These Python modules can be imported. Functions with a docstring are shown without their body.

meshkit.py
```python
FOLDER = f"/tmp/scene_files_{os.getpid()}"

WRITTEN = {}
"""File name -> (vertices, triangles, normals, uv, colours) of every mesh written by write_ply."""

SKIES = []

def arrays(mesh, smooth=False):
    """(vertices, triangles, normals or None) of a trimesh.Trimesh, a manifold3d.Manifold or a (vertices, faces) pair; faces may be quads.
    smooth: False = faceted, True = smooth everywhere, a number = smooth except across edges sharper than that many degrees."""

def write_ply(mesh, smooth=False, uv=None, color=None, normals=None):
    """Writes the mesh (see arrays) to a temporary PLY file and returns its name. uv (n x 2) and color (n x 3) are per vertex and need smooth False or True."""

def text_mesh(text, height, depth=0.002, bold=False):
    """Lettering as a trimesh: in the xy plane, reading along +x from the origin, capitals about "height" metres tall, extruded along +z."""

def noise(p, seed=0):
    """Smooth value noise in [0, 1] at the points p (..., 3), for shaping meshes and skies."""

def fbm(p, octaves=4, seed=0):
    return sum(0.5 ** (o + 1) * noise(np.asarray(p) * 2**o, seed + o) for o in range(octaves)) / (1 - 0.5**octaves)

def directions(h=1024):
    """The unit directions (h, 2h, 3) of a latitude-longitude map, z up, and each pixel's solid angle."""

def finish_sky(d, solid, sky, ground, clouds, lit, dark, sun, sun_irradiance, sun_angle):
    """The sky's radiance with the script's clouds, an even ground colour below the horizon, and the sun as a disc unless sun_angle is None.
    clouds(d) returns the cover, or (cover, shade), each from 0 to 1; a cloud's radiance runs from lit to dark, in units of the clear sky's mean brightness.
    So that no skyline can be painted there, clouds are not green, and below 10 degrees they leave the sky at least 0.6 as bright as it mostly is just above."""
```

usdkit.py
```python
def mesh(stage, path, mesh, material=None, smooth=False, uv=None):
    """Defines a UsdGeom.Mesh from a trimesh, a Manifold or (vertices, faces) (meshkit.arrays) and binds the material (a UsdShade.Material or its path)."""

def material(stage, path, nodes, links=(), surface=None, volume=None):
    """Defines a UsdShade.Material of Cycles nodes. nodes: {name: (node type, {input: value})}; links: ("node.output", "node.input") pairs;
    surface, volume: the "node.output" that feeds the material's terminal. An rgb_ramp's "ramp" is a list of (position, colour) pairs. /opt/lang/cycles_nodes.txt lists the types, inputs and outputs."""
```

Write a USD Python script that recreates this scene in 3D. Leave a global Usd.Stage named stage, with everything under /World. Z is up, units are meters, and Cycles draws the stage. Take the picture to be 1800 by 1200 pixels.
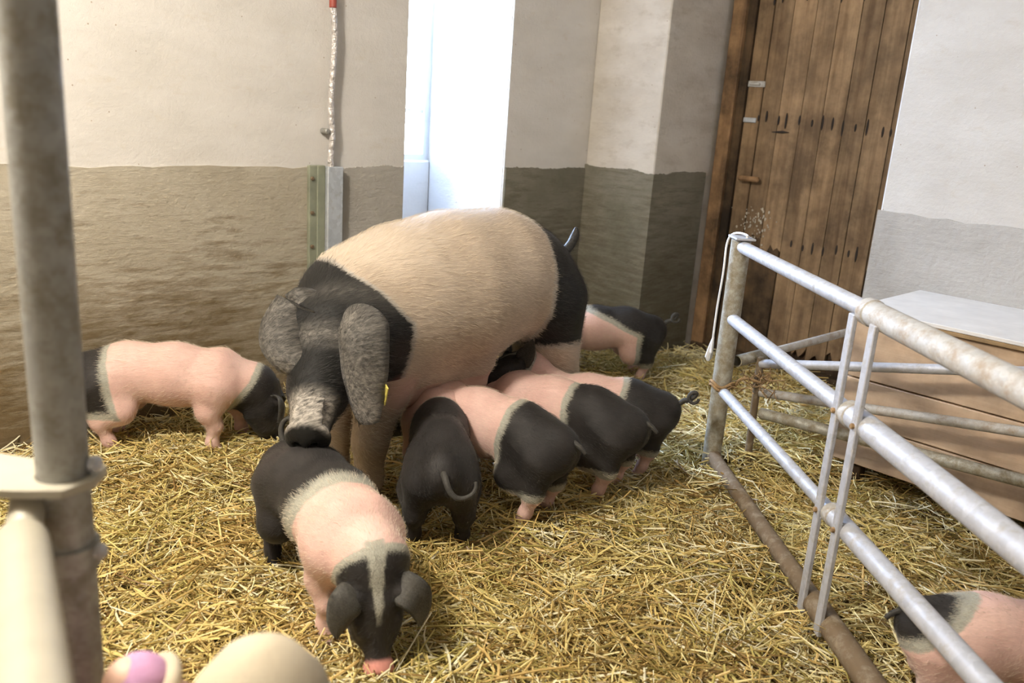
import math, random
import numpy as np, trimesh, usdkit, meshkit
from shapely.geometry import Polygon
from pxr import Usd, UsdGeom, UsdLux, UsdShade, Sdf, Gf, Vt

stage = Usd.Stage.CreateInMemory()
UsdGeom.SetStageUpAxis(stage, "Z")
UsdGeom.Xform.Define(stage, "/World")
rng = np.random.default_rng(7)
random.seed(7)
R2 = math.sqrt(0.5)

# ------------------------------------------------------------------ camera, daylight, lamp, exposure
PITCH, ROLL, HEAD = math.radians(15.28), math.radians(4.0), math.radians(-45)
fw = np.array([0, math.cos(PITCH), -math.sin(PITCH)]); rt = np.array([1.0, 0, 0]); up = np.cross(rt, fw)
cr, sr = math.cos(ROLL), math.sin(ROLL)
rt, up = cr * rt + sr * up, cr * up - sr * rt
Zr = np.array([[math.cos(HEAD), -math.sin(HEAD), 0], [math.sin(HEAD), math.cos(HEAD), 0], [0, 0, 1]])
rt, up, fw = Zr @ rt, Zr @ up, Zr @ fw
cam = UsdGeom.Camera.Define(stage, "/World/camera")
cam.AddTransformOp().Set(Gf.Matrix4d(*rt, 0, *up, 0, *(-fw), 0, 0, 0, 1.22, 1))
cam.CreateHorizontalApertureAttr(36.0); cam.CreateVerticalApertureAttr(24.0)
cam.CreateFocalLengthAttr(29.6); cam.CreateClippingRangeAttr(Gf.Vec2f(0.05, 200))
cam.CreateFStopAttr(3.2); cam.CreateFocusDistanceAttr(2.6)
cam.CreateExposureAttr(0.08)

sky = UsdLux.DomeLight.Define(stage, "/World/sky_light")
sky.CreateIntensityAttr(1.0); sky.CreateColorAttr(Gf.Vec3f(0.72, 0.86, 1.0)); sky.CreateExposureAttr(2.3)
win = UsdLux.RectLight.Define(stage, "/World/window_daylight")          # daylight arriving at the window pane from outside
win.CreateWidthAttr(0.9); win.CreateHeightAttr(1.1); win.CreateIntensityAttr(95.0); win.CreateColorAttr(Gf.Vec3f(0.54, 0.70, 1.0))
win.AddTranslateOp().Set((2.64, 3.95, 1.5)); win.AddRotateXYZOp().Set(Gf.Vec3f(90 - 180, 0, 0))
lamp = UsdLux.SphereLight.Define(stage, "/World/stable_lamp")           # the stable's own lamp, up on the left
lamp.CreateRadiusAttr(0.15); lamp.CreateIntensityAttr(300.0); lamp.CreateColorAttr(Gf.Vec3f(1.0, 0.94, 0.85))
lamp.AddTranslateOp().Set((-0.28, 1.56, 2.5))


# ------------------------------------------------------------------ helpers
def v2w(x, y, z=0.0):                       # metres right of / ahead of the camera's foot -> room axes
    return np.array([(x + y) * R2, (y - x) * R2, z])


USED = {}


def numbered(parent, name):
    k = (parent, name); n = USED.get(k, 0); USED[k] = n + 1
    return f"{parent}/{name}" if n == 0 else f"{parent}/{name}_{n:03d}"


def data(prim, label=None, category=None, group=None, kind=None):
    for k, x in (("label", label), ("category", category), ("group", group), ("kind", kind)):
        if x: prim.SetCustomDataByKey(k, x)
    return prim


def thing(name, label=None, category=None, loc=(0, 0, 0), rotz=0.0, group=None, kind=None):
    x = UsdGeom.Xform.Define(stage, numbered("/World", name))
    x.AddTranslateOp().Set(Gf.Vec3d(*map(float, loc)))
    if rotz: x.AddRotateZOp().Set(math.degrees(rotz))
    return data(x.GetPrim(), label, category, group, kind)


def obj(name, m, mat, parent=None, smooth=30, **kw):
    p = numbered(str(parent.GetPath()) if parent else "/World", name)
    return data(usdkit.mesh(stage, p, m, mat, smooth=smooth).GetPrim(), **kw)


def cat(*ms): return trimesh.util.concatenate([m for m in ms])


def box(x0, x1, y0, y1, z0, z1, bev=0.0):
    s = np.array([x1 - x0, y1 - y0, z1 - z0]); c = np.array([x0 + x1, y0 + y1, z0 + z1]) / 2
    if bev <= 0:
        m = trimesh.creation.box(s)
    else:
        pts = np.array([[a * (s[0] / 2 - (0 if ax == 0 else bev)), b * (s[1] / 2 - (0 if ax == 1 else bev)), d * (s[2] / 2 - (0 if ax == 2 else bev))]
                        for ax in range(3) for a in (-1, 1) for b in (-1, 1) for d in (-1, 1)])
        m = trimesh.convex.convex_hull(pts)
    m.apply_translation(c)
    return m


def plan(pts, z0, z1):
    m = trimesh.creation.extrude_polygon(Polygon(pts), z1 - z0, engine="earcut"); m.apply_translation([0, 0, z0]); return m


def frame_from(d):
    d = d / np.linalg.norm(d); a = np.array([0, 0, 1.0]) if abs(d[2]) < 0.9 else np.array([1.0, 0, 0])
    s = np.cross(d, a); s /= np.linalg.norm(s)
    return s, np.cross(s, d)


def loft(rings):
    """rings: (n, k, 3) closed loops -> capped watertight mesh"""
    rings = np.asarray(rings, float); n, k = rings.shape[:2]
    v = list(rings.reshape(-1, 3)); f = []
    for i in range(n - 1):
        for j in range(k):
            a, b = i * k + j, i * k + (j + 1) % k
            f += [[a, b, b + k], [a, b + k, a + k]]
    c0, c1 = len(v), len(v) + 1
    v += [rings[0].mean(0), rings[-1].mean(0)]
    for j in range(k):
        f += [[c0, (j + 1) % k, j], [c1, (n - 1) * k + j, (n - 1) * k + (j + 1) % k]]
    m = trimesh.Trimesh(np.array(v), np.array(f), process=False)
    if m.volume < 0: m.invert()
    return m


def tube(pts, r, k=12):
    pts = np.asarray(pts, float); r = np.broadcast_to(r, len(pts)); rings = []
    t = np.gradient(pts, axis=0); s, u = frame_from(t[0])
    a = np.linspace(0, 2 * math.pi, k, endpoint=False)
    for p, d, rr in zip(pts, t, r):
        d = d / np.linalg.norm(d); s = s - d * (s @ d); s /= np.linalg.norm(s); u = np.cross(s, d)
        rings.append(p + rr * (np.cos(a)[:, None] * s + np.sin(a)[:, None] * u))
    return loft(rings)


def pipe(a, b, r, k=20, bev=0.004, hollow=False):
    a, b = np.asarray(a, float), np.asarray(b, float); d = b - a; L = np.linalg.norm(d); d /= L
    if hollow:
        prof = [(r - 0.004, 0), (r, 0), (r, L), (r - 0.004, L), (r - 0.004, 0)]
        m = trimesh.creation.revolve(np.array(prof), sections=k)
        m.apply_transform(trimesh.geometry.align_vectors([0, 0, 1], d)); m.apply_translation(a); return m
    ts = np.array([0, bev, L - bev, L]); return tube(a + ts[:, None] * d, [r - bev, r, r, r - bev], k)


def curve(ctrl, n=16):
    from scipy.interpolate import CubicSpline
    ctrl = np.asarray(ctrl, float); s = np.r_[0, np.cumsum(np.linalg.norm(np.diff(ctrl, axis=0), axis=1))]
    return CubicSpline(s, ctrl, axis=0)(np.linspace(0, s[-1], n))


def obox(a, b, w, t, wdir, bev=0.002):
    """rectangular bar from a to b, width w along wdir, thickness t"""
    a, b = np.asarray(a, float), np.asarray(b, float); d = b - a; L = np.linalg.norm(d); d /= L
    wd = np.asarray(wdir, float); wd = wd - d * (wd @ d); wd /= np.linalg.norm(wd)
    m = box(-w / 2, w / 2, -t / 2, t / 2, 0, L, bev)
    T = np.eye(4); T[:3, 0], T[:3, 1], T[:3, 2], T[:3, 3] = wd, np.cross(d, wd), d, a
    m.apply_transform(T); return m


# ------------------------------------------------------------------ materials
LK = "/World/Looks"


def mat(name, nodes, links, surface="p.BSDF"):
    return usdkit.material(stage, f"{LK}/{name}", nodes, links, surface=surface)


def simple(name, color, rough=0.6, metallic=0.0, var=0.25, scale=14.0, bump=0.15, bscale=90.0, spec=0.5, **kw):
    c = np.array(color, float)
    return mat(name, {"tc": ("texture_coordinate", {}), "n": ("noise_texture", {"scale": scale, "detail": 5.0, "roughness": 0.6}),
                      "r": ("rgb_ramp", {"ramp": [(0.3, tuple(c * (1 - var))), (0.7, tuple(np.minimum(c * (1 + var), 1)))]}),
                      "bn": ("noise_texture", {"scale": bscale, "detail": 3.0}), "b": ("bump", {"strength": bump, "distance": 0.004}),
                      "p": ("principled_bsdf", {"roughness": rough, "metallic": metallic, "specular_ior_level": spec, **kw})},
               [("tc.object", "n.vector"), ("n.fac", "r.fac"), ("r.color", "p.base_color"), ("tc.object", "bn.vector"), ("bn.fac", "b.height"), ("b.normal", "p.normal")])


def plaster(name, light, dark, stain, amount, brush=0.25):
    return mat(name, {
        "g": ("geometry", {}), "m": ("mapping", {"scale": (1, 1, 2.2)}),
        "n": ("noise_texture", {"scale": 2.3, "detail": 6.0, "roughness": 0.62}), "r": ("rgb_ramp", {"ramp": [(0.32, dark), (0.62, light)]}),
        "n2": ("noise_texture", {"scale": 7.0, "detail": 7.0, "roughness": 0.7}), "r2": ("rgb_ramp", {"ramp": [(0.62 - amount, (0, 0, 0)), (0.86 - amount * 0.5, (0.75, 0.75, 0.75))]}),
        "st": ("color", {"value": stain}), "mx": ("mix", {"mix_type": "mix"}),
        "vs": ("voronoi_texture", {"scale": 17.0, "randomness": 1.0}), "rs": ("rgb_ramp", {"ramp": [(0.03, (0.55, 0.45, 0.35)), (0.06, (1, 1, 1))]}), "mm": ("mix", {"mix_type": "multiply", "fac": 0.8}),
        "bn": ("noise_texture", {"scale": 60.0, "detail": 6.0, "roughness": 0.7}), "bm": ("mapping", {"scale": (3, 3, 22)}), "bb": ("noise_texture", {"scale": 4.0, "detail": 4.0}),
        "ba": ("math", {"math_type": "multiply_add", "value2": brush}), "b": ("bump", {"strength": 0.5, "distance": 0.006}),
        "p": ("principled_bsdf", {"roughness": 0.85, "specular_ior_level": 0.25})},
        [("g.position", "m.vector"), ("m.vector", "n.vector"), ("n.fac", "r.fac"), ("m.vector", "n2.vector"), ("n2.fac", "r2.fac"), ("r2.color", "mx.fac"), ("r.color", "mx.color1"), ("st.color", "mx.color2"),
         ("g.position", "vs.vector"), ("vs.distance", "rs.fac"), ("mx.color", "mm.color1"), ("rs.color", "mm.color2"), ("mm.color", "p.base_color"),
         ("g.position", "bn.vector"), ("g.position", "bm.vector"), ("bm.vector", "bb.vector"), ("bb.fac", "ba.value1"), ("bn.fac", "ba.value3"), ("ba.value", "b.height"), ("b.normal", "p.normal")])


def dado_mat(name, light, dark, muck, level, spread=1.4):
    """cement render with trowel streaks; muck splashed up the wall in smears"""
    return mat(name, {
        "g": ("geometry", {}), "s": ("separate_xyz", {}),
        "m": ("mapping", {"scale": (2.6, 2.6, 17)}), "n": ("noise_texture", {"scale": 2.4, "detail": 8.0, "roughness": 0.74, "distortion": 0.15}),
        "n0": ("noise_texture", {"scale": 3.0, "detail": 6.0, "roughness": 0.6}), "r": ("rgb_ramp", {"ramp": [(0.35, dark), (0.62, light)]}),
        "zz": ("math", {"math_type": "multiply_add", "value2": -spread, "value3": level}),
        "a1": ("math", {"math_type": "multiply_add", "value2": 2.4}), "a2": ("math", {"math_type": "multiply_add", "value2": 1.6}),
        "k": ("rgb_ramp", {"ramp": [(0.0, (0, 0, 0)), (0.15, (0.12, 0.12, 0.12)), (0.4, (0.5, 0.5, 0.5)), (0.85, (0.9, 0.9, 0.9))]}), "h": ("math", {"math_type": "subtract", "value2": 1.80}),
        "mc": ("color", {"value": muck}), "mx": ("mix", {}),
        "bn": ("noise_texture", {"scale": 50.0, "detail": 5.0}), "ba": ("math", {"math_type": "multiply_add", "value2": 1.2}), "b": ("bump", {"strength": 0.6, "distance": 0.008}),
        "p": ("principled_bsdf", {"roughness": 0.7, "specular_ior_level": 0.3})},
        [("g.position", "s.vector"), ("s.z", "zz.value1"), ("g.position", "m.vector"), ("m.vector", "n.vector"), ("g.position", "n0.vector"), ("n0.fac", "r.fac"),
         ("n.fac", "a1.value1"), ("zz.value", "a1.value3"), ("n0.fac", "a2.value1"), ("a1.value", "a2.value3"), ("a2.value", "h.value1"), ("h.value", "k.fac"), ("k.color", "mx.fac"),
         ("r.color", "mx.color1"), ("mc.color", "mx.color2"), ("mx.color", "p.base_color"),
         ("n.fac", "ba.value1"), ("bn.fac", "ba.value3"), ("g.position", "bn.vector"), ("ba.value", "b.height"), ("b.normal", "p.normal")])


def wood(name, light, dark, axis="z", rough=0.75, scale=1.0, rot=0.25):
    sc = {"z": (26, 26, 1.6), "x": (1.6, 26, 26), "y": (26, 1.6, 26)}[axis]
    return mat(name, {
        "g": ("geometry", {}), "oi": ("object_info", {}), "of": ("vector_math", {"math_type": "multiply_add", "vector2": (7.0, 3.0, 5.0)}), "m": ("mapping", {"scale": tuple(np.array(sc) * scale)}),
        "n": ("noise_texture", {"scale": 1.0, "detail": 6.0, "roughness": 0.62, "distortion": 0.8}), "r": ("rgb_ramp", {"ramp": [(0.25, dark), (0.5, tuple((np.array(light) + np.array(dark)) / 2)), (0.75, light)]}),
        "n2": ("noise_texture", {"scale": 5.0, "detail": 5.0, "roughness": 0.65}), "r2": ("rgb_ramp", {"ramp": [(0.35, (1 - 2 * rot,) * 3), (0.65, (1 + rot * 0.6,) * 3)]}),
        "mm": ("mix", {"mix_type": "multiply", "fac": 1.0}), "v": ("rgb_ramp", {"ramp": [(0, (0.78, 0.76, 0.74)), (1, (1.18, 1.14, 1.1))]}), "mv": ("mix", {"mix_type": "multiply", "fac": 1.0}),
        "b": ("bump", {"strength": 0.5, "distance": 0.004}), "p": ("principled_bsdf", {"roughness": rough, "specular_ior_level": 0.3})},
        [("oi.random", "of.vector1"), ("g.position", "of.vector3"), ("of.vector", "m.vector"), ("m.vector", "n.vector"), ("n.fac", "r.fac"), ("g.position", "n2.vector"), ("n2.fac", "r2.fac"), ("r.color", "mm.color1"), ("r2.color", "mm.color2"),
         ("oi.random", "v.fac"), ("mm.color", "mv.color1"), ("v.color", "mv.color2"), ("mv.color", "p.base_color"), ("n.fac", "b.height"), ("b.normal", "p.normal")])


def galv(name, base, dirt, amount, rough=0.42, metallic=0.75):
    return mat(name, {
        "g": ("geometry", {}), "n": ("noise_texture", {"scale": 22.0, "detail": 8.0, "roughness": 0.75}), "k": ("rgb_ramp", {"ramp": [(0.55 - amount, (0, 0, 0)), (0.75 - amount, (1, 1, 1))]}),
        "v": ("voronoi_texture", {"scale": 60.0}), "vr": ("rgb_ramp", {"ramp": [(0, tuple(np.array(base) * 0.85)), (1, tuple(np.array(base) * 1.12))]}),
        "d": ("color", {"value": dirt}), "mx": ("mix", {}), "mr": ("map_range", {"to_min": rough, "to_max": 0.85}), "mt": ("map_range", {"to_min": metallic, "to_max": 0.0}),
        "bn": ("noise_texture", {"scale": 70.0, "detail": 4.0}), "b": ("bump", {"strength": 0.25, "distance": 0.003}), "p": ("principled_bsdf", {})},
        [("g.position", "n.vector"), ("n.fac", "k.fac"), ("g.position", "v.vector"), ("v.color", "vr.fac"), ("vr.color", "mx.color1"), ("d.color", "mx.color2"), ("k.color", "mx.fac"), ("mx.color", "p.base_color"),
         ("k.color", "mr.value"), ("k.color", "mt.value"), ("mr.result", "p.roughness"), ("mt.result", "p.metallic"), ("g.position", "bn.vector"), ("bn.fac", "b.height"), ("b.normal", "p.normal")])


M = {}
M["plaster"] = plaster("whitewash_plaster", (0.68, 0.645, 0.60), (0.60, 0.565, 0.515), (0.55, 0.47, 0.36), 0.02)
M["plaster_pier"] = plaster("whitewash_pier", (0.66, 0.61, 0.54), (0.52, 0.47, 0.40), (0.40, 0.34, 0.26), 0.10)
M["plaster_right"] = plaster("whitewash_right", (0.60, 0.575, 0.54), (0.52, 0.49, 0.45), (0.46, 0.39, 0.31), 0.05)
M["niche"] = plaster("whitewash_niche", (0.8, 0.8, 0.8), (0.74, 0.74, 0.74), (0.6, 0.58, 0.55), 0.0)
M["dado"] = dado_mat("cement_dado", (0.45, 0.405, 0.32), (0.37, 0.325, 0.245), (0.135, 0.088, 0.032), 0.78)
M["dado_grey"] = dado_mat("cement_dado_grey", (0.44, 0.41, 0.36), (0.35, 0.32, 0.27), (0.20, 0.16, 0.10), 0.25)
M["dado_pier"] = dado_mat("cement_dado_damp", (0.24, 0.22, 0.17), (0.14, 0.13, 0.09), (0.10, 0.085, 0.05), 0.55, 0.8)
M["dado_right"] = dado_mat("cement_dado_pale", (0.46, 0.44, 0.41), (0.36, 0.34, 0.31), (0.22, 0.17, 0.13), 0.30)
M["concrete"] = simple("concrete_floor", (0.16, 0.13, 0.09), 0.85)
M["ceiling"] = simple("limewash_ceiling", (0.62, 0.58, 0.5), 0.9, var=0.1)
M["door_wood"] = wood("door_board_wood", (0.36, 0.25, 0.145), (0.16, 0.10, 0.052))
M["frame_wood"] = wood("door_frame_wood", (0.38, 0.235, 0.12), (0.20, 0.115, 0.055), scale=0.8, rot=0.35)
M["rot_wood"] = wood("rotten_wood", (0.12, 0.075, 0.038), (0.05, 0.032, 0.016), rot=0.4)
M["dark_wood"] = wood("dark_board_wood", (0.075, 0.045, 0.024), (0.035, 0.02, 0.01))
M["stain"] = simple("nail_stain", (0.022, 0.016, 0.012), 0.9, var=0.3)
M["box_wood"] = wood("box_plank_wood", (0.62, 0.48, 0.35), (0.47, 0.345, 0.235), axis="y", scale=0.7, rot=0.15)
M["ply"] = wood("plywood_edge", (0.50, 0.36, 0.2), (0.34, 0.22, 0.11), axis="y")
M["lid"] = simple("scuffed_white_lid", (0.76, 0.74, 0.72), 0.55, var=0.08, scale=9)
M["galv"] = galv("galvanised_steel", (0.47, 0.48, 0.52), (0.34, 0.31, 0.27), 0.04, 0.5, 0.2)
M["galv_dirty"] = galv("dirty_galvanised_steel", (0.42, 0.41, 0.36), (0.23, 0.195, 0.13), 0.16, metallic=0.3)
M["galv_worn"] = galv("worn_galvanised_steel", (0.46, 0.45, 0.43), (0.33, 0.27, 0.205), 0.10, rough=0.6, metallic=0.1)
M["galv_mucky"] = galv("muck_covered_steel", (0.30, 0.25, 0.18), (0.15, 0.105, 0.06), 0.25, 0.7, 0.15)
M["post_steel"] = galv("dull_post_steel", (0.34, 0.34, 0.32), (0.20, 0.18, 0.14), 0.10, 0.5, 0.4)
M["cream"] = simple("cream_painted_steel", (0.36, 0.33, 0.26), 0.5, var=0.08)
M["cover"] = galv("zinc_cover", (0.52, 0.55, 0.58), (0.34, 0.32, 0.29), 0.0, 0.5, 0.4)
M["green"] = simple("green_grey_channel", (0.22, 0.23, 0.165), 0.5, var=0.25, scale=8)
M["wrap"] = mat("shiny_pipe_wrap", {"g": ("geometry", {}), "n": ("noise_texture", {"scale": 40.0, "detail": 4.0}), "b": ("bump", {"strength": 1.0, "distance": 0.02}), "p": ("principled_bsdf", {"base_color": (0.62, 0.58, 0.55), "roughness": 0.22, "metallic": 0.35})},
                 [("g.position", "n.vector"), ("n.fac", "b.height"), ("b.normal", "p.normal")])
M["red"] = simple("red_paint", (0.3, 0.06, 0.04), 0.5)
M["white_plastic"] = simple("white_plastic", (0.8, 0.8, 0.8), 0.4, var=0.04)
M["twine"] = simple("baler_twine", (0.30, 0.19, 0.09), 0.9, var=0.4, scale=60)
M["yellow"] = simple("yellow_tag", (0.62, 0.52, 0.12), 0.5, var=0.1)
M["eye"] = simple("dark_eye", (0.012, 0.009, 0.007), 0.12, var=0.1, bump=0.0)
M["hat"] = simple("cream_cotton", (0.50, 0.43, 0.32), 0.9, var=0.06, bscale=300, bump=0.3)
M["mauve"] = simple("mauve_fleece", (0.46, 0.25, 0.40), 0.95, var=0.12, bscale=200, bump=0.4)
M["skin"] = simple("child_skin", (0.66, 0.42, 0.32), 0.55, var=0.06)
M["frost"] = simple("window_frame_paint", (0.7, 0.72, 0.74), 0.5, var=0.05)
M["glass"] = mat("window_glass", {"f": ("fresnel", {"IOR": 1.45}), "t": ("transparent_bsdf", {"color": (0.96, 0.97, 0.98)}), "g": ("glossy_bsdf", {"roughness": 0.02}), "x": ("mix_closure", {})},
                  [("f.fac", "x.fac"), ("t.BSDF", "x.closure1"), ("g.BSDF", "x.closure2")], surface="x.closure")


def pig_skin(name, pink, pink2, black, grey, halo, sow=False):
    ga = (16, 120, 120) if not sow else (7, 52, 52)
    return mat(name, {
        "at": ("attribute", {"attribute": "coat"}), "sp": ("separate_xyz", {}), "tc": ("texture_coordinate", {}),
        "m": ("mapping", {"scale": ga}), "hn": ("noise_texture", {"scale": 2.2 if sow else 3.0, "detail": 6.0, "roughness": 0.72, "distortion": 0.5}),
        "bn": ("noise_texture", {"scale": 9.0 if not sow else 3.2, "detail": 5.0, "roughness": 0.6}),
        "pr": ("rgb_ramp", {"ramp": [(0.30, pink2), (0.62, pink)]}),
        "hr": ("rgb_ramp", {"ramp": [(0.3, (0.88,) * 3), (0.7, (1.08,) * 3)]}), "pm": ("mix", {"mix_type": "multiply", "fac": 1.0}),
        "br": ("rgb_ramp", {"ramp": [(0.3, tuple(np.array(black) * 0.55)), (0.75, tuple(np.array(black) * 1.5))]}),
        "gr": ("rgb_ramp", {"ramp": [(0.3, tuple(np.array(grey) * 0.6)), (0.7, tuple(np.array(grey) * 1.25))]}),
        "j": ("math", {"math_type": "multiply_add", "value2": 0.022 if not sow else 0.035, "value3": -0.011 if not sow else -0.0175}), "d": ("math", {"math_type": "add"}),
        "e1": ("map_range", {"from_min": -0.0015, "from_max": 0.003 if not sow else 0.012, "clamp": True}),
        "j2": ("math", {"math_type": "multiply_add", "value2": 0.05 if not sow else 0.06, "value3": -0.025 if not sow else -0.03}), "d2": ("math", {"math_type": "add"}),
        "e2": ("map_range", {"from_min": halo, "from_max": halo + 0.012, "clamp": True}),
        "x1": ("mix", {}), "x2": ("mix", {}), "x3": ("mix", {}), "x4": ("mix", {}),
        "gm": ("math", {"math_type": "multiply_add", "value2": 1.6, "value3": -0.35}), "gg": ("math", {"math_type": "multiply", "use_clamp": True}), "gl": ("map_range", {"from_min": 0.3, "from_max": 0.62, "clamp": True, "to_min": 0.25, "to_max": 1.0}),
        "sn": ("color", {"value": (0.62, 0.27, 0.22)}), "b": ("bump", {"strength": 0.35, "distance": 0.004 if not sow else 0.008}),
        "p": ("principled_bsdf", {"roughness": 0.52, "specular_ior_level": 0.22, "sheen_weight": 0.05, "sheen_roughness": 0.4})},
        [("at.vector", "sp.vector"), ("tc.object", "m.vector"), ("m.vector", "hn.vector"), ("tc.object", "bn.vector"), ("bn.fac", "pr.fac"), ("hn.fac", "hr.fac"), ("pr.color", "pm.color1"), ("hr.color", "pm.color2"),
         ("bn.fac", "br.fac"), ("hn.fac", "gr.fac"), ("hn.fac", "j.value1"), ("sp.x", "d.value1"), ("j.value", "d.value2"), ("d.value", "e1.value"),
         ("hn.fac", "j2.value1"), ("sp.x", "d2.value1"), ("j2.value", "d2.value2"), ("d2.value", "e2.value"),
         ("pm.color", "x1.color1"), ("gr.color", "x1.color2"), ("e1.result", "x1.fac"), ("x1.color", "x2.color1"), ("br.color", "x2.color2"), ("e2.result", "x2.fac"),
         ("hn.fac", "gl.value"), ("sp.z", "gg.value1"), ("gl.result", "gg.value2"), ("x2.color", "x3.color1"), ("gr.color", "x3.color2"), ("gg.value", "x3.fac"),
         ("x3.color", "x4.color1"), ("sn.color", "x4.color2"), ("sp.y", "x4.fac"), ("x4.color", "p.base_color"), ("hn.fac", "b.height"), ("b.normal", "p.normal")])


M["piglet"] = pig_skin("piglet_skin", (0.70, 0.475, 0.41), (0.60, 0.37, 0.315), (0.024, 0.021, 0.0195), (0.36, 0.35, 0.29), 0.014)
M["sow"] = pig_skin("sow_skin", (0.52, 0.43, 0.34), (0.36, 0.28, 0.205), (0.009, 0.0085, 0.0075), (0.36, 0.325, 0.28), 0.016, sow=True)

# ------------------------------------------------------------------ the stable
YA, XB, CEIL = 3.09, 3.564, 2.7
ST = dict(kind="structure")
fl = thing("floor", **ST)
obj("concrete_slab", box(-3, 4.4, -3.2, 3.8, -0.25, -0.09), M["concrete"], fl)
obj("ceiling", box(-3, 4.4, -3.2, 3.8, CEIL, CEIL + 0.1), M["ceiling"], **ST)


def jag(u0, u1, z0, z1, seed, amp=0.012, n=70):
    """outline in (u, z) of a strip of render whose top edge is ragged"""
    r = np.random.default_rng(seed); us = np.linspace(u0, u1, n)
    top = z1 + amp * (meshkit.fbm(np.stack([us * 9, us * 0 + seed, us * 0], 1), 4, seed) - 0.5) * 2 + r.normal(0, amp * 0.12, n)
    return Polygon([(u0, z0), *zip(us, top), (u1, z0)][0:1] + [*zip(us, top)] + [(u1, z0)])


def slab(poly, t, origin, udir, ndir):
    """extrude (u, z) outline by t along ndir"""
    m = trimesh.creation.extrude_polygon(poly, t, engine="earcut")
    T = np.eye(4); T[:3, 0], T[:3, 1], T[:3, 2], T[:3, 3] = udir, (0, 0, 1), ndir, origin
    m.apply_transform(T)
    if m.volume < 0: m.invert()
    return m


X, Y, Zv = np.eye(3)
wb = thing("wall_back", **ST)
obj("masonry", plan([(-3, YA), (2.33, YA), (2.38, 3.6), (2.38, 3.8), (-3, 3.8)], -0.2, CEIL), M["plaster"], wb)
obj("masonry", plan([(2.95, YA), (4.4, YA), (4.4, 3.8), (2.89, 3.8), (2.89, 3.6)], -0.2, CEIL), M["plaster"], wb)
obj("lintel", plan([(2.33, YA), (2.95, YA), (2.89, 3.8), (2.38, 3.8)], 2.05, CEIL), M["plaster"], wb)
obj("parapet", box(2.38, 2.89, 3.6, 3.8, -0.2, 0.935, 0.01), M["niche"], wb)
obj("niche_sill", plan([(2.33, YA), (2.95, YA), (2.89, 3.6), (2.38, 3.6)], -0.2, 0.40), M["dado_grey"], wb)
obj("niche_lining", plan([(2.952, YA + 0.01), (2.892, 3.6), (2.886, 3.6), (2.946, YA + 0.01)], 0.40, 2.05), M["niche"], wb)
obj("niche_lining", plan([(2.328, YA + 0.01), (2.378, 3.6), (2.384, 3.6), (2.334, YA + 0.01)], 0.40, 2.05), M["niche"], wb)
obj("dado", slab(jag(-3, 1.845, -0.2, 0.945, 1), 0.008, (0, YA, 0), X, -Y), M["dado"], wb)
obj("dado", slab(jag(1.97, 2.325, -0.2, 0.945, 2), 0.008, (0, YA, 0), X, -Y), M["dado_grey"], wb)
obj("dado", slab(jag(2.955, XB, -0.2, 0.945, 3), 0.008, (0, YA, 0), X, -Y), M["dado_pier"], wb)
wr = thing("wall_right", **ST)
obj("pier", box(XB, 4.4, 2.63, YA, -0.2, CEIL, 0.006), M["plaster_pier"], wr)
obj("masonry", box(4.2, 4.4, 1.2, 2.7, -0.2, CEIL), M["plaster_pier"], wr)
obj("masonry", box(XB, 4.4, -3.2, 1.457, -0.2, CEIL, 0.008), M["plaster_right"], wr)
obj("dado", slab(jag(2.63, YA, -0.2, 0.965, 4), 0.008, (XB, 0, 0), Y, -X), M["dado_pier"], wr)
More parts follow.
